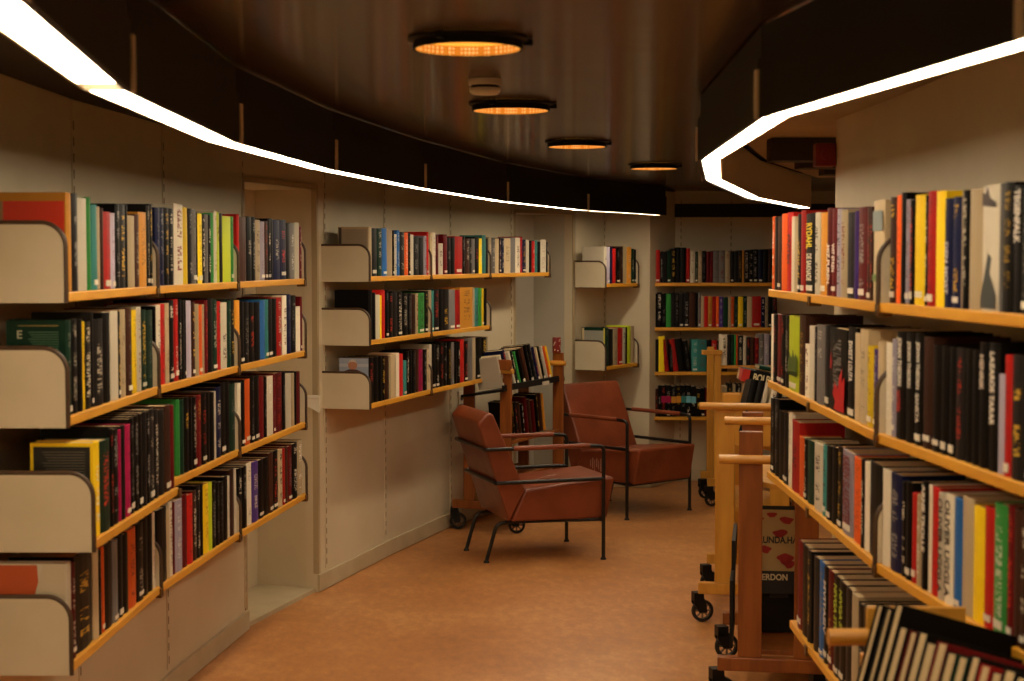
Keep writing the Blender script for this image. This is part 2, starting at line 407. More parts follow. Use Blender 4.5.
# ---------------------------------------------------------------- shelves
ROWS = ['top','second','third','bottom']
def shelf(A, B, z, label, ext=0.0, ph=.172, last=False, first_h=None, depth=.245, group=None, p0=True, p1=True):
    A, B = Vector((*A,0)), Vector((*B,0)); a = (B-A).normalized(); n = Vector((a.y,-a.x,0)); L_ = (B-A).length
    P = A+n*ext
    D = depth+ext
    t = thing('wall_shelf', label, 'shelf', (P.x,P.y,z), math.atan2(a.y,a.x), group or 'wall shelves')
    MB().box(.0,L_-.001,0,D,-.024,0).build('board', M['wood'], t, bevel=.0025)
    def pan(x, h, f=-.002, nm='end_panel'):
        r = .06
        prof = [(D,-.026),(f,-.026)]+[(r+f+r*math.cos(R(180-9*k)), h-r+r*math.sin(R(180-9*k))) for k in range(11)]+[(D,h)]
        b = MB(); b.prism(prof, x, x+.008, 'x', 0, 1); o = b.build(nm, [M['panel'], M['edge']], t)
        q = MB(); q.tube([(x+.004, f, -.026)]+[(x+.004, p[0], p[1]) for p in prof[2:-1]]+[(x+.004, D-.002, h)], .0062, 8); q.build('edge_trim', M['edge'], o, smooth=True)
        return o
    if p0: pan(-.0045, first_h or ph)
    if last and p1: pan(L_-.004, ph)
    b = MB(); b.box(L_-.02,L_+.012,-.006,.03,-.034,-.0245); b.box(L_-.02,L_+.012,-.006,-.001,-.034,-.006); b.build('bracket', M['bracket'], t)
    return t

PAL = {'k':(7,6,6),'n':(26,24,24),'b':(60,34,24),'w':(212,202,180),'e':(184,164,130),'r':(174,32,28),'m':(92,14,18),'o':(226,96,34),'y':(232,196,30),
 'g':(50,128,58),'G':(16,48,34),'t':(58,128,124),'c':(120,190,210),'u':(42,96,160),'U':(16,22,56),'p':(74,50,124),'P':(160,28,76),'s':(112,108,106),'l':(186,200,44),
 'v':(164,156,172),'a':(204,140,50),'z':(150,160,170)}
CN = {'k':'black','n':'charcoal','b':'brown','w':'white','e':'beige','r':'red','m':'maroon','o':'orange','y':'yellow','g':'green','G':'dark green','t':'teal','c':'pale blue',
 'u':'blue','U':'navy','p':'purple','P':'magenta','s':'grey','l':'lime','v':'lavender','a':'amber','z':'pale grey'}
DARK = set('knbmGUpu')
def ink_for(c):
    if c in DARK: return rnd.choice([(226,214,190),(210,200,180),(196,60,44),(214,170,60),(150,146,140),(120,116,112)])
    return rnd.choice([(30,26,26),(60,40,36),(236,228,212),(120,30,28)])
def book_geo(b, attrs, wd, dp, h, c, seed, label=False, ink=None, band_col=None):
    "adds one book (spine at y=0) to the builder with per-face tint, ink and spine uv"
    col = PAL[c]; j = 1+rnd.uniform(-.14,.14)
    tint = lin(tuple(min(255,max(0,x*j)) for x in col)); ink = lin(ink or ink_for(c)); ia = rnd.choice([.9,.6,.4]) if rnd.random() < .55 else 0.0
    bulge = min(.004, wd*.12); th = min(.0022, wd*.18)
    pr = [(0,.003),(wd*.12,.0006),(wd*.35,-bulge*.6),(wd*.65,-bulge*.6),(wd*.88,.0006),(wd,.003)]
    prof = pr+[(wd,dp),(wd-th,dp),(wd-th,.005),(th,.005),(th,dp),(0,dp)]
    n = len(prof); k = len(b.v)
    b.v += [b.M @ Vector((x,y,0)) for x,y in prof]+[b.M @ Vector((x,y,h)) for x,y in prof]
    def f(idx, uv=None, t_=tint):
        b.f.append([k+i for i in idx]); b.m.append(0); attrs.append((t_, ink, ia if uv else 0, uv))
    for i in range(n):
        j2 = (i+1)%n
        uv = None
        if i < 5:
            u0, u1 = prof[i][0]/wd, prof[j2][0]/wd; uv = [(u0,seed+.001),(u1,seed+.001),(u1,seed+.999),(u0,seed+.999)]
        f([i, j2, n+j2, n+i], uv)
    # caps as quads: spine part, left board, right board
    for z_, rev in ((0,True),(n,False)):
        for q in ([0,1,2,3,4,5,8,9],[0,9,10,11],[5,6,7,8]):
            q = [z_+x for x in q]
            f(q[::-1] if rev else q)
    return prof, th
def finish_book_mesh(b, attrs, name, parent=None, loc=(0,0,0), rotz=0, mw=None):
    o = b.build(name, M['book'], parent, loc, rotz)
    me = o.data
    ta = me.attributes.new('tint', 'FLOAT_COLOR', 'CORNER'); ia = me.attributes.new('ink', 'FLOAT_COLOR', 'CORNER'); uvl = me.uv_layers.new(name='spine')
    T = []; I = []; U = []
    for p, (t, ik, al, uv) in zip(me.polygons, attrs):
        for q in range(p.loop_total):
            T += [*t, 1]; I += [*ik, al]; U += list(uv[q]) if uv else [5.0, .001]
    ta.data.foreach_set('color', T); ia.data.foreach_set('color', I); uvl.data.foreach_set('uv', U)
    return o
def spine_text(parent, txt, wd, z0, z1, col, y=-.0027, font_w=None, up=False):
    "writing that runs down the spine, as a thin raised mesh"
    cu = bpy.data.curves.new('txt', 'FONT'); cu.body = txt; cu.align_x = 'CENTER'; cu.align_y = 'CENTER'; cu.size = 1; cu.extrude = .002; cu.offset = .03
    o = bpy.data.objects.new('txt', cu); COL.objects.link(o)
    bpy.context.view_layer.update()
    me = bpy.data.meshes.new_from_object(o.evaluated_get(bpy.context.evaluated_depsgraph_get()))
    bpy.data.objects.remove(o); bpy.data.curves.remove(cu)
    xs = [v.co.x for v in me.vertices]; ys = [v.co.y for v in me.vertices]
    w_, h_ = max(xs)-min(xs), max(ys)-min(ys); cx, cy = (max(xs)+min(xs))/2, (max(ys)+min(ys))/2
    L_ = z1-z0; sx = L_/w_; sy = wd/h_
    for v in me.vertices:
        a, c = (v.co.x-cx)*sx, (v.co.y-cy)*sy
        v.co = Vector((c, y-.0004*(1 if v.co.z > 0 else 0), (z0+z1)/2-a)) if not up else Vector((-c, y-.0004*(1 if v.co.z > 0 else 0), (z0+z1)/2+a))
    me.materials.clear(); me.materials.append(col); me.name = 'title'
    t = bpy.data.objects.new('title', me); COL.objects.link(t); t.parent = parent
    return t
def face_text(parent, txt, cx, cz, width, height, col, M4):
    cu = bpy.data.curves.new('txt', 'FONT'); cu.body = txt; cu.align_x = 'CENTER'; cu.size = 1; cu.extrude = .002; cu.offset = .03
    o = bpy.data.objects.new('txt', cu); COL.objects.link(o); bpy.context.view_layer.update()
    me = bpy.data.meshes.new_from_object(o.evaluated_get(bpy.context.evaluated_depsgraph_get()))
    bpy.data.objects.remove(o); bpy.data.curves.remove(cu)
    xs = [v.co.x for v in me.vertices]; ys = [v.co.y for v in me.vertices]
    w_, h_ = max(xs)-min(xs), max(ys)-min(ys); mx, my = (max(xs)+min(xs))/2, (max(ys)+min(ys))/2
    for v in me.vertices:
        v.co = M4 @ Vector((cx+(v.co.x-mx)*width/w_, -.0004 if v.co.z > 0 else 0, cz+(v.co.y-my)*height/h_))
    me.materials.clear(); me.materials.append(col); me.name = 'title'
    t = bpy.data.objects.new('title', me); COL.objects.link(t); t.parent = parent
    return t

ORD = ['first','second','third','fourth','fifth','sixth','seventh','eighth','ninth','tenth','eleventh','twelfth','thirteenth','fourteenth','fifteenth','sixteenth','seventeenth','eighteenth','nineteenth']
def ordn(i):
    if i < 19: return ORD[i]
    t = ['twenty','thirty','forty','fifty','sixty','seventy']; te = ['twentieth','thirtieth','fortieth','fiftieth','sixtieth','seventieth']
    q, r_ = divmod(i+1, 10); return te[q-2] if r_ == 0 else t[q-2]+'-'+ORD[r_-1]

INSET = .011
BOOKS = []   # every upright shelf book: dicts
def row(unit, where, rowname, lines, z, x0, spec, exts=None, x1=None):
    "spec tokens: width_px colour top_px [/lean][|band][#key]"
    x = x0; top = None; n = 0
    toks = spec.replace(',', ' ').split(); grp = []; out = []; xa = x0
    def wnum(tk):
        i = 0
        while tk[i].isdigit() or tk[i] == '.': i += 1
        return float(tk[:i]), tk[i:]
    def flush(xe):
        nonlocal xa, grp
        tot = sum(wnum(q)[0] for q in grp); f = (xe-xa)/tot if xe is not None and tot else 1
        for q in grp:
            a_, b_ = wnum(q); out.append('%.3f%s' % (a_*f, b_))
        xa = xe if xe is not None else xa+tot; grp = []
    for q in toks:
        if q[0] == '@': flush(float(q[1:]))
        else: grp.append(q)
    flush(x1)
    for tk in out:
        key = None; bandc = None; lean = 0
        if '#' in tk: tk, key = tk.split('#')
        if '|' in tk: tk, bandc = tk.split('|')
        if '/' in tk: tk = tk.replace('/', ''); lean = 1
        i = 0
        while tk[i].isdigit() or tk[i] == '.': i += 1
        wpx = float(tk[:i]); c = tk[i]
        if len(tk) > i+1: top = float(tk[i+1:])
        xc = x+wpx/2; seg = None
        for s_, (A, B) in enumerate(lines):
            e = (exts[s_] if exts else 0)-INSET
            if True:
                a = Vector((B[0]-A[0],B[1]-A[1],0)).normalized(); A = (A[0]+a.y*e, A[1]-a.x*e); B = (B[0]+a.y*e, B[1]-a.x*e)
            t = on_line(xc, A, B, z)
            if t < 1 or s_ == len(lines)-1: seg = (A, B, s_); break
        A, B, s_ = seg; L_ = math.dist(A, B)
        t0, t1 = on_line(x, A, B, z)*L_, on_line(x+wpx, A, B, z)*L_
        t0 = max(t0, .006); t1 = min(t1, L_-.006)
        x += wpx
        if t1-t0 < .004: continue
        tm = (t0+t1)/2/L_; Y = A[1]+(B[1]-A[1])*tm
        h = z_at(top+rnd.uniform(-.7,.7), Y)-z; h = min(.272, max(.15, h))
        BOOKS.append(dict(A=A,B=B,t0=t0+.0004,w=t1-t0-.0008,h=h,z=z,c=c,n=n,unit=unit,where=where,row=rowname,key=key,band=bandc,lean=lean,area=wpx*h/Y,L=L_))
        n += 1

U1 = [(-1.102,3.95),(-1.09,4.92),(-1.01,5.90),(-.893,6.90)]
U2 = [(-.69,7.75),(-.437,8.64),(-.13,9.58),(.245,10.42)]
U3 = [(.63,10.78),(.885,11.22)]
UB = [(.996,11.40),(1.93,11.40)]
UR = [(.873,5.45),(.869,4.66),(.867,3.78),(.948,2.74)]
def segs(P): return [(P[i],P[i+1]) for i in range(len(P)-1)]
ZL = [1.54,1.23,.92,.61]
SECT = ['nearest the camera','in the middle','at the far end by the recess']
for r_ in range(4):
    for i, (A, B) in enumerate(segs(U1)):
        shelf(A, B, ZL[r_], '%s wall shelf of the near left wall, section %s' % (ROWS[r_], SECT[i]), ext=.06 if (r_ == 2 and i == 0) else 0, first_h=.172 if i == 0 else .15, last=(i == 2), group='shelves of the near left wall')
N2 = [3,2,2]; 
for r_ in range(3):
    for i, (A, B) in enumerate(segs(U2)[:N2[r_]]):
        shelf(A, B, ZL[r_], '%s wall shelf of the middle left wall, %s section' % (ROWS[r_], ['nearest','second','farthest'][i]), last=(i == N2[r_]-1), ph=.152, depth=.258, group='shelves of the middle left wall')
shelf(*U3, 1.46, 'small upper wall shelf in the corner left of the back shelves', last=True, depth=.23, group='small corner shelves', first_h=.15)
shelf(*U3, .90, 'small lower wall shelf in the corner left of the back shelves', last=True, depth=.23, group='small corner shelves')
ZB = [1.458,1.14,.822,.50]
for r_ in range(4):
    t = thing('wall_shelf', '%s shelf of the far back wall alcove with a row of books' % ROWS[r_], 'shelf', (UB[0][0],UB[0][1],ZB[r_]), 0, 'shelves of the back alcove')
    MB().box(0,UB[1][0]-UB[0][0],0,.25,-.024,0).build('board', M['wood'], t, bevel=.0025)
    b = MB(); b.box(.02,.05,.005,.05,-.034,-.0245); b.box(.9,.93,.005,.05,-.034,-.0245); b.build('bracket', M['bracket'], t)
ZR = [1.52,1.21,.90,.49]
SECR = ['farthest','middle','nearest']
URB = [(.8725,4.98)]+UR[1:]
for r_ in range(4):
    for i, (A, B) in enumerate(segs(URB if r_ == 3 else UR)):
        shelf(A, B, ZR[r_], '%s wall shelf of the curved right wall, %s section' % (ROWS[r_], SECR[i]), last=(i == 2), ph=.155, depth=.25, group='shelves of the curved right wall', p0=(i == 2))

row('near left wall','nl','top', segs(U1), 1.54, 68, '5a193#normal @73 6n194 @79 10w198 @88.8 4g198 @92.6 6t205 @98 3e207 3b209 @104 8r212 @111.7 4v214 @116 4k204 @120.3 6n205 @126.4 2k205 7e216 @135.6 5b214 @140 8a213 @148 3n206 @151 5k204 5U207 5U208 5k208 @170 5k208 @175 9w205 @184 5y207 @189 4n209 4s210 @197 2k213 6y214 @203 3k214 3s215 3k215 @211.5 3g213 @214.6 2w211 3l212 @220 4k214 @223.5 8l217 @231.5 6g217 @238 2r214 @240 8b217 @247.5 5k217 4k217 @256 5e220 @261.4 3v222 @265.4 3b221 3k219 3n219 @274 6U220 6U220 @286.5 4k223 4s223 @295 5w223 @299.5 7m226', x1=306)
row('near left wall','nl','second', segs(U1), 1.23, 67, '5G321#ecover 6k319 5k319 1.5y322 7k322 2n313 9n319 7k313 7w311 2k 6e310 5b308 5y310 4w307 5G310 6G310 3k306 4w305 5r304 3e304 5k300 4r299 3k 3n300 1.5k 5v301 3b302 4e305 3o305 2e305 3m301 5k299 5G299 3r302 6w303 3G301 4k299 5a301 4k302 5k302 5k302 5k302 5u300 3t300 4n299 4k 5r297 4w295 4U295 5k296 4w307 4m297', x1=305)
row('near left wall','nl','third', segs(U1), .92, 95, '6y442#yellowcover 10G440 3k429 6k430 1.5P430 5k426 5P425 4k418 4k416 4k414 4n412 3k412 5n410 4n409 6n409 6b405 6m405 3g400 4G400 5k398 3k 4k398 5m396 5k393 4k393 4k393 1.5w392 5U388 5k383 4k383 8G384 3w384 4k380 5o379 4k377 5k376 5m377 3k 6w377 2m374 7m372 3k 6w374 3e374 2k372 4m372', exts=[.06,0,0], x1=301)
row('near left wall','nl','bottom', segs(U1), .61, 68, '4w563#orangecover 4m562 17k552 5e550 3k 2.5o547 8k544 5s540 5k536 5k534 8o528 6k522 5k518 4k515 2w513 11k509 3e 3w502 2m 7v500 5m495 5r494 4b490 3n485 3k484 5y484 3l482 4k 3k 4k 4k477 2w 4b470 4w469 4k468 4k466 5w463 6p461 5k459 5k457 4b453 5k451 4e450 2r449 3b447 4m446 5k443 5e440', x1=303)
row('middle left wall','ml','top', segs(U2), 1.54, 369, '3e227#greyface 6n228 5G228 5u229 6e230 1.5k 3w234 3u230 5n232 4o233 2k 3w235 6k236 5n237 3v236 3r232 3e232 3w232 3m235 5w244 4m235 4k237 4k237 8r237 3k236 4b238 3n239 3s 4k237 3y239 4t236 3n238 3e237 4s238 4e238 2b 3U238 7e238 5s238 5w238 2r237 4U240 3w240 3k241 3r241 3t241 3k 6w240 4n242', x1=550.5)
row('middle left wall','ml','second', segs(U2)[:2], 1.23, 369, '4k290 3k292 4w295 1.5y 4r290 3k 4k293 5n292 5k292 5k294 4k 4b294 2.5e 6g293 4k291 3e290 2t291 5n289 4k289 6n289 6s290 5r290 12a288 2e288 4t288 3g288 2y288 3k288', x1=487)
row('middle left wall','ml','third', segs(U2)[:2], .92, 369, '5k357#portrait 5k357 4k356 3k 4b356 1.5e 6e355 3w353 4r354 3t360 3k351 3k350 4k350 3b 4P350 4k349 2e 3w345 4k345 4k345 4k344 4k343 4k343 3s342 3k 3k341 4r340 4k341 5s338 3e338 6k337 5k337 2e', x1=489)
row('corner shelf','cs','top', [tuple(U3)], 1.46, 604, '3.5w246 3v247 3U247 4r248 5k247 3b 4e246 5a247 3G249 3k250', x1=637)
row('corner shelf','cs','lower', [tuple(U3)], .90, 605, '4G328#greycover 5n329 5e329 5r328 3w 2k 4l326 3e', x1=634)
row('back alcove','ba','top', [tuple(UB)], 1.458, 655, '5r250 3n252 4n251 4G250 5k248 4k248 6k248 4r249 5w251 3G252 4e251 4k251 4m251 3m251 6s251 6s251 5e251 4n251 4n 4n 2a 5k250 4k 5k 5U249 5k249 4b 4k')
row('back alcove','ba','second', [tuple(UB)], 1.14, 653, '4k293 5k293 4k293 5g294 4n293 4n 5n 5n 6b293 3k 3s293 3e297 4r297 4a297 4r297 3o297 4p297 5G297 3e297 3o 4G 5y297 4G 5e297 9r297 4U 3e297 4k 5n')
row('back alcove','ba','third', [tuple(UB)], .822, 649.5, '5n338 4n340 6y336 5r339/ 4k342 5r339/ 8k339/ 5k341/ 7t339 8t339 5k340 5r 6n 5k')
row('back alcove','ba','bottom', [tuple(UB)], .50, 650, '5r389 3b 3k386 5k386|P 5k386|P 5k386|a 5k386|a 5k386|t 5k386|c 5k386|c 5k388 4k 6m 5k')
row('right wall','rw','top', segs(UR), 1.52, 765, '4a225 3k223 3o217 @774.5 3n 4b217 @781 5o214 @786 6r213#parten @791.6 3w216 3e216 @797 3n214 @800 5r211 @804.5 10k213#rydahl @814.5 5w213 @819 6a213 @825.5 5m209#n1 5m209#n2 @835.5 4v209 @840 6e210 @846 8n213 @854.5 3p211 @857.5 8m208 4b @870 2b 14e201#patch @888 7b198 @895 5o196 @900 5k193 @904.7 5v200 @909 3k @912.5 11y195 @923.5 3k @926 8r191 @934 9y191 @943.5 8U198#den1 @951.6 8U197#den2 @960 2e190 5k190 14e190 @981 17w185#jens @997.5 3s183 @1000 11k183#mot @1011.5 10k185#tegen @1021 10k187#mord 10n187')
row('right wall','rw','second', segs(UR), 1.21, 768, '5w314 3k314 @776 5m315 @781 3k315 4k316 @788 10l316#limeb @798 6b315 @804 5w344 @809 4w326 3n326 @816 8s325 @824 5n325 @829 15k329#blotch @846 8k328#lolita @854.5 4e334 8e330 @866 6y347 @872 6p349#m1 @877 7e342 @884 7w343 @891 4v339 @895 9k332#th1 @904.5 9k333#th2 @913.5 8k334#th3 @922 10b337 @931.6 8k345 @940 7k346 @947 7k347#jag @954 9n348 @963 7k350 7k350 @978 8k343#henrik @986 11k344#lazaros @997 6v375 @1003 7r355 @1010 14n356 @1024 10k356')
row('right wall','rw','third', segs(UR), .90, 767, '4k397 3k398 4k399 @778 5k411 5k412 @788 3w413 @791 7r421 @798 5o437 @803 3k440 @806 7G441 @813 9w444 @822 4t445 @826 5k446 @831 5k447 5k447 @841 11v452#karin @852 9o459 @861 3k 4w462 @868 13k463 @881 7w470 @889 11U474 @900 5k482 6k482 @911 5r494 @916 5e495 @921 6k482#arne @927 3w484 7r487 @937 7w494#u1 8w495#u2 @952 8u498 @960 11e497 @971 11y507 @982 10r508 @992 13g505 @1005 7m505 6b510 6b 8b')
row('right wall','rw','bottom', segs(UR), .49, 796, '5m541 6k541 6n548 5n551 5u558 4k558#vit 5m570 6k572#nivga1 6k572#nivga2 6n577 6e594 6k605 7k607 7b607 8k607 8k607 9n607 9k607 8k607 8k607')

TITLES = {'parten':[('PARTEN',.35,.72,(60,10,20),.45)], 'rydahl':[('RYDAHL',.56,.88,(240,210,30),.62),('DE SAKNADE',.16,.50,(236,226,200),.55)],
 'tegen':[('TEGENFALK',.55,.97,(225,215,200),.62),('',0,0,0,0)], 'lolita':[('SWEET LOLITA',.4,.85,(230,220,205),.45)],
 'th1':[('JOHAN THEORIN',.5,.95,(230,222,205),.5),('NATTFÅK',.25,.45,(180,50,40),.5)], 'th2':[('JOHAN THEORIN',.5,.92,(230,222,205),.45)], 'th3':[('JOHAN THEORIN',.5,.92,(230,222,205),.5),('SANKTA',.2,.46,(210,204,190),.4)],
 'karin':[('KARIN SLAUGHTER',.12,.94,(110,10,22),.62)], 'lazaros':[('LAZAROS TARAR',.36,.93,(235,226,210),.42)], 'henrik':[('HENRIK',.62,.9,(220,205,190),.5)],
 'vit':[('MVITASIV',.3,.85,(215,210,200),.6)], 'nivga1':[('NIVGA STIM',.4,.92,(170,190,40),.5)], 'nivga2':[('NIVGA STIM',.4,.92,(170,190,40),.5)],
 'arne':[('ARNE TROLLE',.35,.97,(230,222,205),.5)], 'n1':[('.MIZ.PUREN.',.12,.60,(230,215,200),.55)], 'n2':[('WIT STREN',.28,.60,(230,215,200),.55)],
 'den1':[('DEN MOST',.12,.6,(200,200,215),.4)], 'u1':[('OLIVER UGGLA',.06,.95,(40,36,34),.6)],'u2':[('OLIVER UGGLA',.06,.95,(40,36,34),.6)]}
LOOK = {'parten':'red book with dark letters PARTEN down its spine','rydahl':'black book with yellow letters RYDAHL above white DE SAKNADE','tegen':'black book with large white letters TEGENFALK','lolita':'black book lettered SWEET LOLITA in white',
 'karin':'lilac grey book lettered KARIN SLAUGHTER in red','lazaros':'black book lettered LAZAROS TARAR in white'}
# the books that show largest become objects of their own, the rest one mass
TROLLEY_N = 52
order = sorted(range(len(BOOKS)), key=lambda i: -(BOOKS[i]['area'] + (10 if BOOKS[i]['key'] else 0)))
single = set(order[:300-TROLLEY_N])
mass = MB(); mass_attr = []
UN = {'nl':'near left wall','ml':'middle left wall','cs':'corner shelf','ba':'back alcove','rw':'right wall'}
label_ct = {}
def neighbours(i):
    B = BOOKS[i]; l = BOOKS[i-1] if i > 0 and BOOKS[i-1]['n'] == B['n']-1 else None
    r = BOOKS[i+1] if i+1 < len(BOOKS) and BOOKS[i+1]['n'] == B['n']+1 else None
    return l, r
for i, B in enumerate(BOOKS):
    A_, B_ = Vector((*B['A'],0)), Vector((*B['B'],0)); a = (B_-A_).normalized(); inn = Vector((-a.y,a.x,0))
    inset = rnd.uniform(-.0015,.002)
    P = A_+a*B['t0']+inn*inset; P.z = B['z']+.0006
    rz = math.atan2(a.y,a.x)
    dp = min(.205, max(.13, B['h']*rnd.uniform(.62,.74)))
    lean = R(rnd.uniform(7,9)) if B['lean'] else 0
    ML = Matrix.Rotation(-lean, 4, 'Y') if lean else Matrix()
    if lean: ML = Matrix.Translation((-math.sin(lean)*B['h']*.0,0,math.sin(lean)*B['w']*.0)) @ Matrix.Rotation(-lean, 4, 'Y')
    if i in single:
        size = 'tall' if B['h'] > .238 else 'short' if B['h'] < .2 else ('thick' if B['w'] > .035 else 'slim' if B['w'] < .016 else '')
        l, r = neighbours(i)
        nb = ''
        if B['key'] in LOOK: lab = LOOK[B['key']] + ', %s shelf of the %s' % (B['row'], UN[B['where']])
        else:
            lab = ('%s %s book, %s from left on the %s shelf, %s' % (size, CN[B['c']], ordn(B['n']), B['row'], UN[B['where']])).strip()
        t = thing('book', lab, 'book', P, rz, 'books on the %s shelf, %s' % (B['row'], UN[B['where']]))
        b = MB(); b.M = ML; at_ = []
        ink = None
        prof, th = book_geo(b, at_, B['w'], dp, B['h'], B['c'], 1+(i % 90))
        if B['key'] in TITLES: at_ = [(x[0],x[1],0,x[3]) for x in at_]
        finish_book_mesh(b, at_, 'cover', t)
        g = MB(); g.M = ML; g.box(th,B['w']-th,.005,dp-.004,.003,B['h']-.003); g.build('pages', M['paper'], t)
        if rnd.random() < (.55 if B['where'] == 'rw' else .22) and B['c'] not in 'we':
            s_ = MB(); s_.M = ML; z_ = B['h']*rnd.uniform(.03,.07); yb = -min(.004,B['w']*.12)*.6-.0004; s_.box(B['w']*.2,B['w']*.8,yb,.0005,z_,z_+rnd.uniform(.011,.017)); s_.build('spine_label', M['sticker'], t)
        if B['key'] in TITLES:
            for tx, z0, z1, c_, wf in TITLES[B['key']]:
                if tx:
                    tt = spine_text(t, tx, B['w']*wf, z0*B['h'], z1*B['h'], plain(c_)); tt.location = (B['w']/2, 0, 0)
        if B['key'] in ('blotch','limeb','patch','jens'):
            W_, H_ = B['w'], B['h']; yy = -min(.004, W_*.12)*.6-.0003
            def spot(pts, rgb, nm):
                q = MB(); q.prism([(a_*W_, c_*H_) for a_, c_ in pts], yy, yy+.0003, 'y'); q.build(nm, plain(rgb), t)
            if B['key'] == 'blotch': spot([(.95,.02),(.97,.45),(.80,.36),(.84,.55),(.66,.42),(.60,.28),(.40,.36),(.30,.20),(.45,.12),(.36,.02)], (190,20,30), 'red_print'); spot([(.1,.5),(.16,.72),(.24,.6),(.22,.5)], (150,20,24), 'red_print')
            if B['key'] == 'limeb': spot([(.05,.20),(.95,.20),(.95,.46),(.8,.52),(.7,.44),(.55,.56),(.4,.44),(.2,.50),(.05,.36)], (70,96,24), 'dark_print'); spot([(.05,.20),(.95,.20),(.95,.27),(.05,.25)], (30,34,16), 'dark_print')
            if B['key'] == 'patch': spot([(.08,.70),(.95,.70),(.95,.90),(.08,.90)], (128,140,138), 'picture_print'); spot([(.08,.20),(.95,.20),(.95,.27),(.08,.27)], (84,120,60), 'green_print')
            if B['key'] == 'jens': spot([(.1,.84),(.12,.95),(.3,.93),(.42,.99),(.58,.90),(.9,.86),(.9,.82)], (50,30,26), 'dark_print'); spot([(.05,.02),(.95,.02),(.95,.14),(.6,.30),(.7,.42),(.5,.46),(.3,.30),(.05,.10)], (60,66,66), 'dark_print')
        B['obj'] = t; B['dp'] = dp
        # cover art on the books whose front faces the camera
        if B['key'] in ('normal','ecover','yellowcover','orangecover','greyface','portrait','greycover'):
            h = B['h']; k = B['key']
            def pnl(y0, y1, z0, z1, col, nm='cover_print', d=.0008):
                q = MB(); q.box(-d, .0002, y0, y1, z0, z1); return q.build(nm, plain(col), t)
            F = Matrix(((0,1,0,-.0014),(-1,0,0,0),(0,0,1,0),(0,0,0,1)))
            if k == 'normal':
                pnl(.006,dp-.012,.02,h-.022,(206,52,30)); pnl(dp-.02,dp-.012,.02,h-.022,(150,120,80),d=.0012)
                for q in range(6): pnl(.03,dp-.04,h-.085-.008*q,h-.083-.008*q,(160,36,24),d=.0012)
            if k == 'ecover':
                pnl(.02,dp-.03,h-.014,h-.012,(150,130,60)); 
                for q in range(9): pnl(.02,.095-(q%3)*.004,h-.030-.006*q,h-.028-.006*q,(70,110,80),d=.001)
                q = MB(); y_ = .120; 
                q.box(-.0012,0,y_,y_+.003,h-.045,h-.025)
                for zz in (.045,.036,.028): q.box(-.0012,0,y_-.009,y_,h-zz,h-zz+.003)
                q.build('cover_print', plain((190,190,160)), t)
            if k == 'yellowcover':
                pnl(.010,dp-.008,.012,h-.010,(24,22,20)); 
                for q in range(12): pnl(.022,dp-.030-(q%4)*.004,h-.024-.007*q,h-.0225-.007*q,(110,104,88),d=.001)
            if k == 'orangecover':
                q = MB(); q.prism([(.075,h-.004),(.060,.05),(dp,.05),(dp,h-.004)],-.001,.0002,'x'); q.build('cover_print', plain((190,84,40)), t)
                q = MB(); q.prism([(.003,.02),(.003,h-.004),(.06,h-.004),(.115,.05),(.115,.02)],-.0016,-.0010,'x'); q.build('cover_print', plain((200,186,158)), t)
            if k == 'greyface':
                pnl(.008,dp-.020,.01,h-.010,(158,142,122)); pnl(dp-.019,dp-.004,.01,h-.004,(60,54,50))
                for q in range(5): pnl(.03,dp-.04,h-.02-.010*q,h-.0185-.010*q,(138,122,104),d=.0012)
            if k == 'portrait':
                pnl(.003,dp-.003,.09,h-.003,(150,160,180)); pnl(.003,dp-.003,h-.045,h-.03,(176,178,188),d=.0011)
                q = MB(); q.prism(arc(.085,h-.036,.024,0,360,20)[:-1],-.0018,-.0011,'x'); q.build('portrait_head', plain((176,120,92)), t)
                q = MB(); q.prism([(.03,h-.10),(.035,h-.070),(.065,h-.058),(.105,h-.058),(.135,h-.070),(.14,h-.10)],-.0022,-.0018,'x'); q.build('portrait_coat', plain((70,40,40)), t)
                q = MB(); q.prism([(.062,h-.028),(.070,h-.014),(.085,h-.008),(.10,h-.014),(.108,h-.028),(.096,h-.021),(.075,h-.021)],-.0024,-.0018,'x'); q.build('portrait_hair', plain((190,176,160)), t)
            if k == 'greycover':
                pnl(.012,dp-.02,.02,h-.02,(150,150,140)); pnl(.002,.012,.02,h-.004,(206,190,70)); pnl(dp-.02,dp-.004,.01,h-.004,(200,180,140))
    else:
        mass.M = Matrix.Translation(P) @ Matrix.Rotation(rz, 4, 'Z') @ ML
        n0 = len(mass.f)
        prof, th = book_geo(mass, mass_attr, B['w'], dp, B['h'], B['c'], 1+(i % 90))
        # pages and label
        def addbox(x0,x1,y0,y1,z0,z1,c):
            k0 = len(mass.f); mass.box(x0,x1,y0,y1,z0,z1)
            for _ in range(len(mass.f)-k0): mass_attr.append((lin(c),(0,0,0),0,None))
        addbox(th,B['w']-th,.005,dp-.004,.003,B['h']-.003,(226,208,170))
        if B['band']: addbox(.001,B['w']-.001,-.0045,.0005,B['h']*.45,B['h']*.66,PAL[B['band']])
        if rnd.random() < .3 and B['c'] not in 'we': addbox(B['w']*.2,B['w']*.8,-min(.004,B['w']*.12)*.6-.0004,.0005,B['h']*.045,B['h']*.045+.012,(226,218,200))
mo = finish_book_mesh(mass, mass_attr, 'small_books')
tag(mo, 'smaller books filling the far shelves and gaps between the larger ones', 'book'); mo['kind'] = 'stuff'

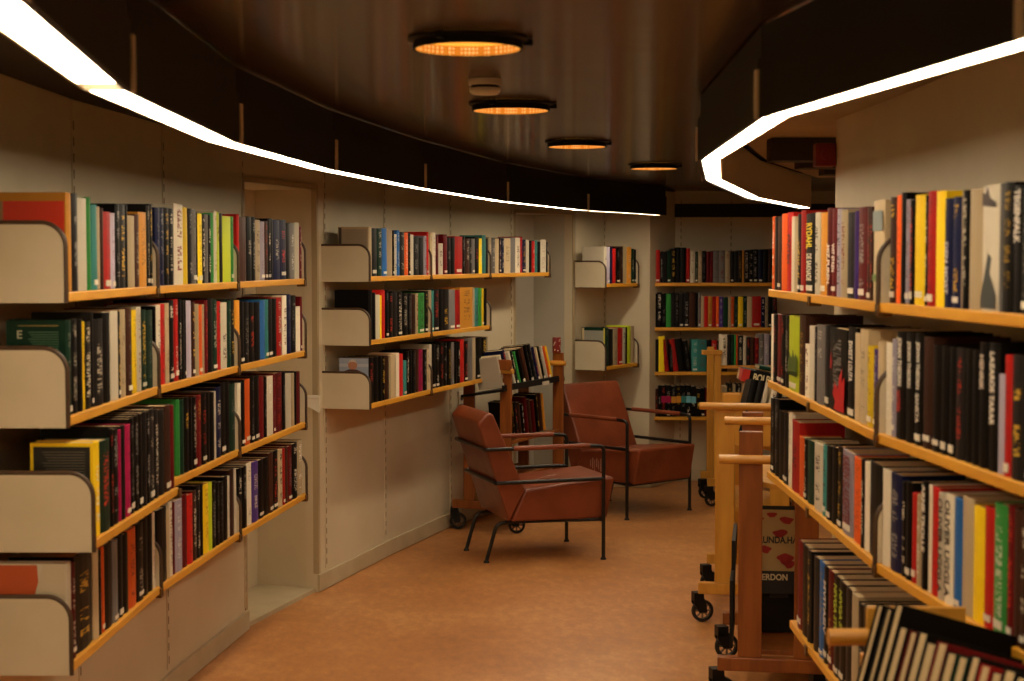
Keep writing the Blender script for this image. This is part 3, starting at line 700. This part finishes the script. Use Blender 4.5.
# ---------------------------------------------------------------- loose books (trolleys): placed with a free frame
NLOOSE = [0]
def loose(label, group, base, ex, ey, ez, w, d, h, c, title=None, lab=False, art=None, ink=None):
    "ex thickness axis, ey from spine inwards, ez up the spine"
    ex, ez = Vector(ex).normalized(), Vector(ez).normalized(); ey = ez.cross(ex).normalized(); ez = ex.cross(ey)
    q = Matrix((ex, ey, ez)).transposed().to_quaternion()
    t = thing('book', label, 'book', base, 0, group); t.rotation_mode = 'QUATERNION'; t.rotation_quaternion = q
    b = MB(); at_ = []; prof, th = book_geo(b, at_, w, d, h, c, 1+NLOOSE[0], ink=ink)
    if title: at_ = [(x[0],x[1],0,x[3]) for x in at_]
    finish_book_mesh(b, at_, 'cover', t)
    MB().box(th,w-th,.005,d-.004,.003,h-.003).build('pages', M['paper'], t)
    if lab: MB().box(w*.1,w*.9,-.0046,.0005,h*.05,h*.05+.018).build('spine_label', M['sticker'], t)
    if title:
        tt = spine_text(t, title[0], w*.6, h*title[1], h*title[2], plain(title[3]), up=title[4] if len(title) > 4 else False); tt.location = (w/2, 0, 0)
    NLOOSE[0] += 1
    return t

# ---------------------------------------------------------------- trolleys
def caster(par, x, y, zt, face):
    "face: direction angle of the wheel plane"
    c = MB(); c.M = Matrix.Translation((x,y,0)) @ Matrix.Rotation(face,4,'Z')
    c.lathe([(.036,-.012),(.047,-.011),(.050,-.006),(.050,.006),(.047,.011),(.036,.012),(.036,-.012)], (0,0,.0505), 28, 0, 'y')
    f = c.build('caster', M['rubber'], par, smooth=True)
    r_ = MB(); r_.M = c.M
    r_.lathe([(.0,-.008),(.012,-.010),(.014,-.008),(.014,.008),(.012,.010),(0,.008)], (0,0,.0505), 16, 0, 'y')
    for k in range(8):
        a = k*math.pi/4; r_.tube([(.012*math.cos(a),0,.0505+.012*math.sin(a)),(.0375*math.cos(a),0,.0505+.0375*math.sin(a))], .0045, 6)
    r_.build('wheel_rim', M['rim'], f)
    k = MB(); k.M = c.M
    k.prism([(.020,.045),(-.016,.045),(-.012,.085),(.0,.112),(.045,.112),(.045,.085)], -.024, -.014, 'y'); k.prism([(.020,.045),(-.016,.045),(-.012,.085),(.0,.112),(.045,.112),(.045,.085)], .014, .024, 'y')
    k.box(.0,.045,-.024,.024,.096,zt); k.build('caster_fork', M['black'], f)
def trolley(label, loc, rz, L_, W, m, post_w=.085, top=1.0, rail=.90, shelves=(), back=True, ext=.07, rails=None, head=False):
    """local x = across the end frames (W), local y = length (L_)"""
    t = thing('book_trolley', label, 'trolley', loc, rz, None)
    for y in (0, L_):
        for x in (0, W):
            MB().box(x-post_w/2, x+post_w/2, y-.012, y+.012, .185, top).build('post', M[m], t, bevel=.003)
        MB().box(-.02-post_w/2-max(.05,ext*.75), W+post_w/2+max(.045,ext*.6), y-.022, y+.022, .135, .185).build('foot_beam', M[m], t, bevel=.004)
        rl = rail if (y == 0 or rails is None) else rails
        if rl: MB().tube([(-post_w/2-ext, y-.020, rl), (W+post_w/2+ext, y-.020, rl)], .0165, 16).build('handle', M['wood_rail'], t, smooth=True)
        for x in (-post_w/2-.055, W+post_w/2+.02): caster(t, x, y+.03 if y == 0 else y-.03, .135, R(200))
    for (z, tilt, mm) in shelves:
        b = MB(); b.M = Matrix.Translation((W/2, 0, z)) @ Matrix.Rotation(tilt, 4, 'Y')
        b.box(-W/2-.02, W/2+.02, .013, L_-.013, -.009, .009); b.build('shelf', M[mm], t, bevel=.002)
        b = MB(); b.M = Matrix.Translation((W/2, 0, z)) @ Matrix.Rotation(tilt, 4, 'Y')
        s_ = 1 if tilt > 0 else -1
        b.box(s_*(W/2+.02)-.006, s_*(W/2+.02)+.006, .013, L_-.013, -.009, .035); b.build('lip', M[mm], t, bevel=.002)
    return t
# trolley behind the near armchair (long side faces us)
aL = math.atan2(.75,.33)
A0 = Vector((-.035,9.42,0)); d0 = Vector((math.cos(aL),math.sin(aL),0))
tl = trolley('reddish wooden book trolley against the left wall behind the near armchair', A0, aL-math.pi/2, .80, -.24 if False else .0, 'wood_red') if False else None
rzL = aL - math.pi/2                      # local y along the length, local x towards the aisle
wL = Vector((math.cos(rzL), math.sin(rzL), 0))
baseL = A0 - wL*.24
tl = trolley('reddish wooden book trolley against the left wall behind the near armchair', baseL, rzL, .82, .24, 'wood_red', post_w=.07, top=1.03, rail=.965, shelves=((.52,R(-7),'wood_red'),(.30,R(-7),'wood_red')), ext=.02)
b = MB(); b.M = Matrix.Translation((.12,0,.835)) @ Matrix.Rotation(R(-9),4,'Y'); b.box(-.15,.13,-.06,.90,-.008,.008); b.box(.124,.134,-.06,.90,-.008,.03)
b.build('top_shelf', M['black'], tl, bevel=.002)
MB().box(.262,.268,.50,.60,.845,.868).build('shelf_tag', M['white_plastic'], tl)
def locL(x, y, z): return baseL + wL*x + d0*y + Vector((0,0,z))
MB().box(-.05,.29,-.05,-.036,.975,1.035).build('head_board', M['wood_red'], tl, bevel=.003)
specL = [(-.075,'w','white and navy',.21,.014),(-.045,'w','plain white',.215,.03),(.02,'U','dark blue, white-topped',.245,.032),(.10,'w','pale patterned',.23,.022),(.14,'n','dark photographic',.235,.020),(.18,'g','green spined',.225,.020),(.23,'k','black glossy',.24,.03),(.29,'b','brown glowing-cover',.245,.04),(.36,'k','tall black',.26,.03),(.42,'n','charcoal',.26,.03),(.47,'U','dark blue',.24,.025),(.52,'e','cream spined',.235,.020),(.56,'k','black slim',.24,.018),(.61,'w','white-edged',.24,.018),(.645,'o','orange spined',.235,.025),(.685,'y','yellow-edged',.235,.016)]
for k, (y, c, nm, h, w_) in enumerate(specL):
    ln = R(13)
    ez = d0*(-math.sin(ln)) + Vector((0,0,math.cos(ln))); ez = (ez - wL*.12).normalized()
    p = locL(.235, y+.045, .868)
    loose('%s book leaning on the top shelf of the trolley behind armchair' % nm, 'leaning books on the trolley behind the near armchair', p, (d0*math.cos(ln)+Vector((0,0,math.sin(ln)))), None, ez, w_, .16, h-.02, c, lab=(k % 2 == 0))
specL2 = [(.10,'k','black',.22),(.15,'n','dark grey',.22),(.20,'b','brown',.215),(.25,'k','slim black',.2),(.31,'m','maroon and white patterned',.24),(.36,'b','dark brown',.22),(.42,'m','maroon',.21),(.48,'k','tall black',.24),(.55,'b','tan edged',.245),(.59,'a','amber edged',.24)]
for k, (y, c, nm, h) in enumerate(specL2):
    ln = R(12); ez = d0*(-math.sin(ln)) + Vector((0,0,math.cos(ln)))
    loose('%s book leaning on the lower shelf of the trolley behind the armchair' % nm, 'leaning books on the trolley behind the near armchair', locL(.22, y+.06, .550), (d0*math.cos(ln)+Vector((0,0,math.sin(ln)))), None, ez, .03 if k < 8 else .014, .15, h, c)
# red patterned tin on the right end of that trolley
t = thing('tin', 'small red tin with white flecks on the far end of the trolley behind the armchairs', 'tin', locL(.23,.815,1.031), 0)
b = MB(); b.lathe([(0,0),(.026,0),(.027,.003),(.027,.095),(.026,.098),(0,.098)], n=24); b.build('body', M['red_plastic'], t, smooth=True)
b = MB()
for k in range(26):
    a = rnd.uniform(0,6.28); z = rnd.uniform(.01,.085); b.M = Matrix.Rotation(a,4,'Z'); b.box(.0268,.0276,-.003,.003,z,z+rnd.uniform(.003,.009))
b.build('white_flecks', M['sticker'], t)

# near right trolley A: end frame towards the camera, at the end of the right shelves
tA = trolley('dark cherry wood book trolley at the far end of the right shelves', (.86,5.73,0), R(-9), .74, .20, 'wood_red', post_w=.085, top=1.005, rail=.905, rails=.97, shelves=((.80,R(12),'wood_light'),(.20,R(0),'wood_red')))
tB = trolley('lighter beech book trolley directly behind the cherry wood one', (.945,7.06,0), R(-10), .72, .24, 'wood_light', post_w=.085, top=.97, rail=.975, rails=0, shelves=((.80,R(10),'wood_light'),(.50,R(10),'wood_light')))
MB().box(.043,.20,-.016,-.0125,.80,.965).build('end_board', M['wood_light'], tB, bevel=.002)
# black angled trays seen at the sides of A and B
b = MB(); b.box(-.075,-.062,.10,.55,.19,.44); b.build('side_tray', M['black'], tA)
b = MB(); b.box(-.07,-.056,.15,.55,.47,.58); b.build('side_tray', M['black'], tA)
# books leaning in A's top tray
spA = [('k','black',.035,.24),('n','dark photo-covered',.03,.235),('w','white-spined',.02,.225),('w','cream paperback',.025,.22),('k','slim black',.016,.20),('e','cream book with red marks',.05,.225)]
x = .86-.10
for k, (c, nm, w_, h) in enumerate(spA):
    ln = R(14)
    loose('%s book leaning right in the tray of the beech trolley' % nm, 'books leaning in the beech trolley', (1.0+k*.034, 7.02, .865), (math.cos(ln),0,-math.sin(ln)), None, (math.sin(ln),.1,math.cos(ln)), w_, .15, h, c)
# red and dark book lying on top, lettered
t = loose('thick red-edged dark book with cream letters lying tilted on the beech trolley', 'books leaning in the beech trolley', (1.34,7.50,1.00), (.2,0,1), None, (-1,.0,.2), .06, .17, .27, 'k', title=('BOLPRANCH',.10,.80,(214,200,160)))
MB().box(.001,.059,-.0052,.10,.235,.2695).build('red_end', plain((186,40,34)), t)
t = loose('grey green book lying flat on top of the lettered dark book', 'books leaning in the beech trolley', (1.33,7.52,1.073), (.2,0,1), None, (-1,.0,.2), .018, .15, .17, 'G')
# display book with big letters between A's posts, and the dark box below
t = thing('book', 'cream and black book with red petals, letters LUNDA HÅ and ERDON, behind trolley posts', 'book', (.88,5.98,.365), 0, None)
t.rotation_euler = (R(-10),0,R(-6))
MB().box(0,.235,0,.03,0,.33).build('cover', plain((24,20,16)), t, bevel=.002)
MB().box(.004,.234,-.0008,.0,.085,.315).build('cover_print', plain((176,146,92)), t)
for i_, (cx, cz, s_) in enumerate(((.10,.295,.018),(.155,.275,.024),(.075,.165,.022),(.15,.130,.030),(.165,.11,.022),(.13,.225,.026),(.06,.28,.010))):
    q = MB(); pts = [(cx+s_*math.cos(a)*(1+.25*math.sin(3*a)), cz+s_*.62*math.sin(a)*(1+.2*math.cos(2*a+i_))) for a in [k*math.pi/9 for k in range(18)]]
    q.prism(pts, -.0014, -.0008, 'y'); q.build('red_petal', plain((150,24,16)), t)
face_text(t, 'LUNDA.HÅ', .125, .205, .145, .034, plain((26,20,16)), Matrix.Translation((0,-.0016,0)))
face_text(t, 'ERDON', .110, .062, .095, .024, plain((214,196,156)), Matrix.Translation((0,-.0012,0)))
t = thing('box', 'black storage box standing on the bottom shelf of the cherry trolley', 'box', (.915,6.0,.215), R(-4))
MB().box(0,.19,0,.28,0,.006).build('base', M['black'], t)
b = MB(); b.box(0,.005,0,.28,.006,.19); b.box(.185,.19,0,.28,.006,.19); b.box(.005,.185,0,.005,.006,.19); b.box(.005,.185,.275,.28,.006,.19); b.build('wall', M['black'], t)
MB().box(.06,.13,-.003,0,.13,.16).build('label_holder', plain((48,44,40)), t)
# far trolley C with flat shelves of upright books
tC = thing('book_trolley', 'pale beech trolley with straight shelves before the far back shelves', 'trolley', (1.325,10.45,0), 0)
for x in (0,.50):
    for y in (0,.38): MB().box(x,x+.045,y,y+.03,.185,1.03 if x == 0 else 1.0).build('post', M['wood_light'], tC, bevel=.003)
MB().box(-.08,.05,-.01,.05,1.0,1.03).build('handle', M['wood_light'], tC, bevel=.004)
for y in (0,.38): MB().box(-.04,.58,y,y+.03,.135,.185).build('foot_beam', M['wood_light'], tC, bevel=.003)
for z in (.93,.66,.40): MB().box(.0455,.499,-.0,.40,z-.02,z).build('shelf', M['wood_light'], tC, bevel=.002)
MB().box(.0455,.499,.0,.012,.665,.755).build('front_board', M['wood_light'], tC, bevel=.002)
for x, y in ((-.01,.02),(.53,.02),(-.01,.37),(.53,.37)): caster(tC, x, y, .135, R(200))
x = 1.325+.05
for k, (c, nm, w_, h) in enumerate([('w','white',.036,.20),('n','charcoal',.026,.20),('G','dark green',.02,.20),('g','bright green',.012,.2),('o','orange',.012,.20),('n','grey black',.034,.195),('w','white slim',.022,.19),('n','dark',.024,.185),('b','brown',.03,.185),('m','maroon',.028,.18),('s','grey',.034,.205),('v','pale lilac',.034,.205),('n','mottled',.034,.20)]):
    loose('%s book upright atop the far beech trolley, %s from left' % (nm, ordn(k)), 'books on the far beech trolley', (x,10.47,.9305), (1,0,0), None, (0,0,1), w_-.001, .15, h, c, lab=False); x += w_
x = 1.325+.06
for k, (c, w_, h) in enumerate([('e',.03,.13),('n',.03,.15),('e',.02,.14),('k',.03,.15),('e',.025,.145)]):
    loose('small %s book low on the far beech trolley, %s from left' % (CN[c], ordn(k)), 'books on the far beech trolley', (x,10.50,.6605), (1,0,0), None, (0,0,1), w_-.001, .11, h, c); x += w_+.004
# nearest trolley D, lower right corner
tD = trolley('light wooden book trolley in the lower right corner, closest to the camera', (.70,2.26,0), 0, .80, .10, 'wood_light', post_w=.05, top=.86, rail=.897, shelves=((.45,R(4),'wood_light'),), ext=.068)
b = MB(); b.M = Matrix.Translation((-.07,.67,.738)) @ Matrix.Rotation(R(-5.2),4,'X') @ Matrix.Rotation(R(18),4,'Y'); b.box(-.01,.30,-.62,.09,-.006,.006); b.build('tray', M['wood_light'], tD, bevel=.002)
MB().box(-.02,.17,.775,.787,.70,.955).build('end_board', M['wood_light'], tD, bevel=.002)
e = Vector((.92,.26,-.30)).normalized(); u = Vector((.2,.1,.97)); u = (u-e*u.dot(e)).normalized(); tt = u.cross(e)
if tt.y > 0: tt = -tt
colsD = [('k','slim dark'),('n','slim grey'),('k','large glossy black'),('k','black'),('m','maroon'),('k','dark'),('n','charcoal'),('m','red-brown'),('k','thin black'),('G','dark green'),('k','shiny black'),('r','red'),('m','dark red'),('n','slate'),('k','black')]
p0 = Vector((.628,2.93,.752)); p1 = Vector((.745,2.44,.760))
for k, (c, nm) in enumerate(colsD):
    f = k/(len(colsD)-1); p = p0.lerp(p1, f)
    th = (.024 if k < 2 else .034)*rnd.uniform(.72,1.0)
    h = .235 if k < 2 else .25 if k == 2 else .215+rnd.uniform(-.008,.006)
    # fore-edge faces the aisle: the spine lies at the far end of e
    d = .15 if k < 2 else .285 if k == 2 else .205
    spine = p + e*d
    loose('%s book, %s from the far end in the nearest trolley' % (nm, ordn(k)), 'tilted books in the nearest trolley', spine, -tt if (-tt).cross(-e).dot(u) > 0 else tt, None, u, th, d, h, c)

# ---------------------------------------------------------------- armchairs
def slab(name, prof, hw, m, par, bev=.018, waist=0):
    b = MB(); n = len(prof); ny = 9
    vs = []
    for j in range(ny):
        y = -hw+2*hw*j/(ny-1)
        for x, z in prof: vs.append((x,y,z))
    fs = [list(range(n)), [n*(ny-1)+k for k in range(n)][::-1]]
    for j in range(ny-1):
        for k in range(n): fs.append((j*n+k, (j+1)*n+k, (j+1)*n+(k+1)%n, j*n+(k+1)%n))
    b.add(vs, fs); o = b.build(name, m, par, smooth=False, bevel=bev, seg=4)
    return o
def armchair(label, loc, rz):
    t = thing('armchair', label, 'armchair', loc, rz, 'rust leather armchairs with black tube frames')
    s = slab('seat', [(-.20,.226),(.345,.218),(.385,.42),(.39,.435),(.375,.442),(.10,.418),(-.125,.395)], .262, M['leather'], t, .014)
    # worn crease in the seat
    q = MB(); q.tube([(-.04,-.06,.4035),(.04,-.02,.4115),(.10,.03,.417),(.16,.05,.4215)], [.003,.007,.006,.003], 8); q.build('seat_crease', M['leather'], s, smooth=True)
    slab('backrest', [(-.212,.222),(-.122,.392),(-.30,.800),(-.32,.815),(-.345,.806),(-.388,.760)], .262, M['leather'], t, .014)
    r = .0105
    for sgn in (-1,1):
        y = sgn*.292
        leg = MB(); leg.tube(smooth_path([(.312,y,.012),(.312,y,.615),(.25,y,.62)], .035), r, 10); leg.build('front_leg', M['tube'], t, smooth=True)
        g = MB(); g.lathe([(0,0),(.016,0),(.016,.006),(.010,.014),(0,.014)], (.312,y,0), 16); g.build('foot_glide', M['rubber'], t, smooth=True)
        yb = sgn*.19
        bl = MB(); bl.tube(smooth_path([(-.19,yb,.214),(-.262,yb,.205),(-.318,yb,.012)], .05), r, 10); bl.build('rear_leg', M['tube'], t, smooth=True)
        g = MB(); g.lathe([(0,0),(.016,0),(.016,.006),(.010,.014),(0,.014)], (-.319,yb,0), 16); g.build('foot_glide', M['rubber'], t, smooth=True)
        # leather pad wrapped over the arm rail
        pd = MB(); path = [(-.20,y,.622),(.0,y,.622),(.23,y,.622)]; pd.tube(path, .0135, 12); pd.build('arm_pad', M['leather'], t, smooth=True)
        sr = MB(); sr.tube([(.312,y,.215),(.30,y*.9,.215),(-.19,yb,.214)], r*.9, 10); sr.build('seat_rail', M['tube'], t, smooth=True)
    up = MB(); up.tube(smooth_path([(.26,-.292,.62),(-.355,-.292,.62),(-.355,.292,.62),(.26,.292,.62)], .03), r, 10); up.build('arm_rail', M['tube'], t, smooth=True)
    lo = MB(); lo.tube(smooth_path([(.312,-.292,.44),(-.298,-.292,.44),(-.298,.292,.44),(.312,.292,.44)], .03), r, 10); lo.build('lower_rail', M['tube'], t, smooth=True)
    fr = MB(); fr.tube([(.312,-.292,.215),(.312,.292,.215)], r*.9, 10); fr.build('front_rail', M['tube'], t, smooth=True)
    return t
ch1 = armchair('rust leather armchair with black tube frame, nearer of two, seen from its side', (.108,8.78,0), R(18))
ch2 = copy_tree(ch1); ch2['label'] = 'rust leather armchair with black tube frame, farther one, facing the aisle, scuffed side'
ch2.location = (.725,10.34,0); ch2.rotation_euler = (0,0,R(-48))
q = MB()
for k in range(6):
    x = -.04+k*.018; q.box(x, x+.0025+.002*(k%2), -.2635,-.2615, .30-.012*(k%3), .345+.012*(k%2))
q.build('scuff_marks', M['scuff'], ch2)

# ---------------------------------------------------------------- ceiling lamps, detector, alarm, socket
LAMPS = [((468,36),'nearest and largest of the four'),((511,101),'second of four, just beyond the smoke detector'),((577,139),'third of four from the camera'),((654,162),'smallest and farthest of four')]
for (px, wd) in LAMPS:
    P = at_z(px[0], px[1]+2, ZC)
    t = thing('ceiling_lamp', 'round black-rimmed ceiling lamp glowing amber, '+wd, 'lamp', (P.x,P.y,ZC), 0, 'round amber ceiling lamps')
    b = MB(); b.lathe([(.118,-.001),(.134,-.001),(.136,-.006),(.124,-.010),(.124,-.026),(.120,-.026),(.118,-.004)], n=48); b.build('rim', M['black'], t, smooth=True)
    b = MB(); b.lathe([(.1175,-.0255),(.1175,-.004)], n=48); b.build('inner_ring', M['perf'], t, smooth=True)
    b = MB(); b.lathe([(0,-.0035),(.09,-.0035),(.117,-.0035)], n=48); b.build('perforated_disc', M['perfdisc'], t)
    for a in (0,120,240):
        b = MB(); b.M = Matrix.Rotation(R(a+5),4,'Z'); b.box(.124,.146,-.008,.008,-.016,-.002); b.build('clip', M['black'], t)
P = at_z(485, 79, ZC)
t = thing('smoke_detector', 'round white smoke detector on the dark ceiling between the first two lamps', 'smoke detector', (P.x,P.y,ZC))
b = MB(); b.lathe([(0,-.001),(.046,-.001),(.046,-.016),(.043,-.018)], n=32); b.build('base', M['white_plastic'], t, smooth=True)
b = MB(); b.lathe([(.038,-.018),(.038,-.026)], n=32); b.build('vent_gap', M['dark'], t)
b = MB(); b.lathe([(.043,-.026),(.043,-.034),(.036,-.042),(0,-.044)], n=32); b.lathe([(.043,-.026),(0,-.026)], n=32); b.build('cap', M['white_plastic'], t, smooth=True)
P = Vector((1.075,5.52,1.98))
t = thing('alarm_box', 'dark red alarm box fixed at the upper corner of the right wall', 'alarm', P)
MB().box(-.035,.036,-.02,.04,-.04,.04).build('body', M['red_plastic'], t, bevel=.006, seg=3)
MB().tube([(-.0,-.021,0),(0,-.028,0)], .018, 20).build('sounder', M['red_plastic'], t)
# wall socket by the trolley
for A, B in zip(LEFT_B, LEFT_B[1:]):
    tt_ = on_line(463, A, B, .9)
    if 0 <= tt_ <= 1:
        P = Vector((A[0]+(B[0]-A[0])*tt_, A[1]+(B[1]-A[1])*tt_, z_at(397, A[1]+(B[1]-A[1])*tt_)))
        t = thing('wall_socket', 'white double wall socket under the lowest middle left shelf', 'socket', P, math.atan2(B[1]-A[1], B[0]-A[0]))
        MB().box(-.075,.075,-.012,-.001,-.04,.04).build('plate', M['white_plastic'], t, bevel=.003)
        b = MB()
        for x in (-.04,.04): b.lathe([(.0,-.0125),(.019,-.0125),(.019,-.0135),(0,-.0135)], (x,0,0), 20, 0, 'y')
        b.build('outlet', M['edge'], t)
# small white shelf arm sticking out of the recess
t = thing('wall_bracket', 'small white empty bracket on the left wall recess beside the third shelf', 'bracket', (-.955,7.66,.955), R(106-90))
b = MB(); b.box(-.10,.03,-.012,.012,0,.016); b.build('arm', M['white_plastic'], t, bevel=.003)
b = MB(); b.prism([(-.09,0),(.03,0),(.03,-.07)], -.004, .004, 'y'); b.build('gusset', M['white_plastic'], t)
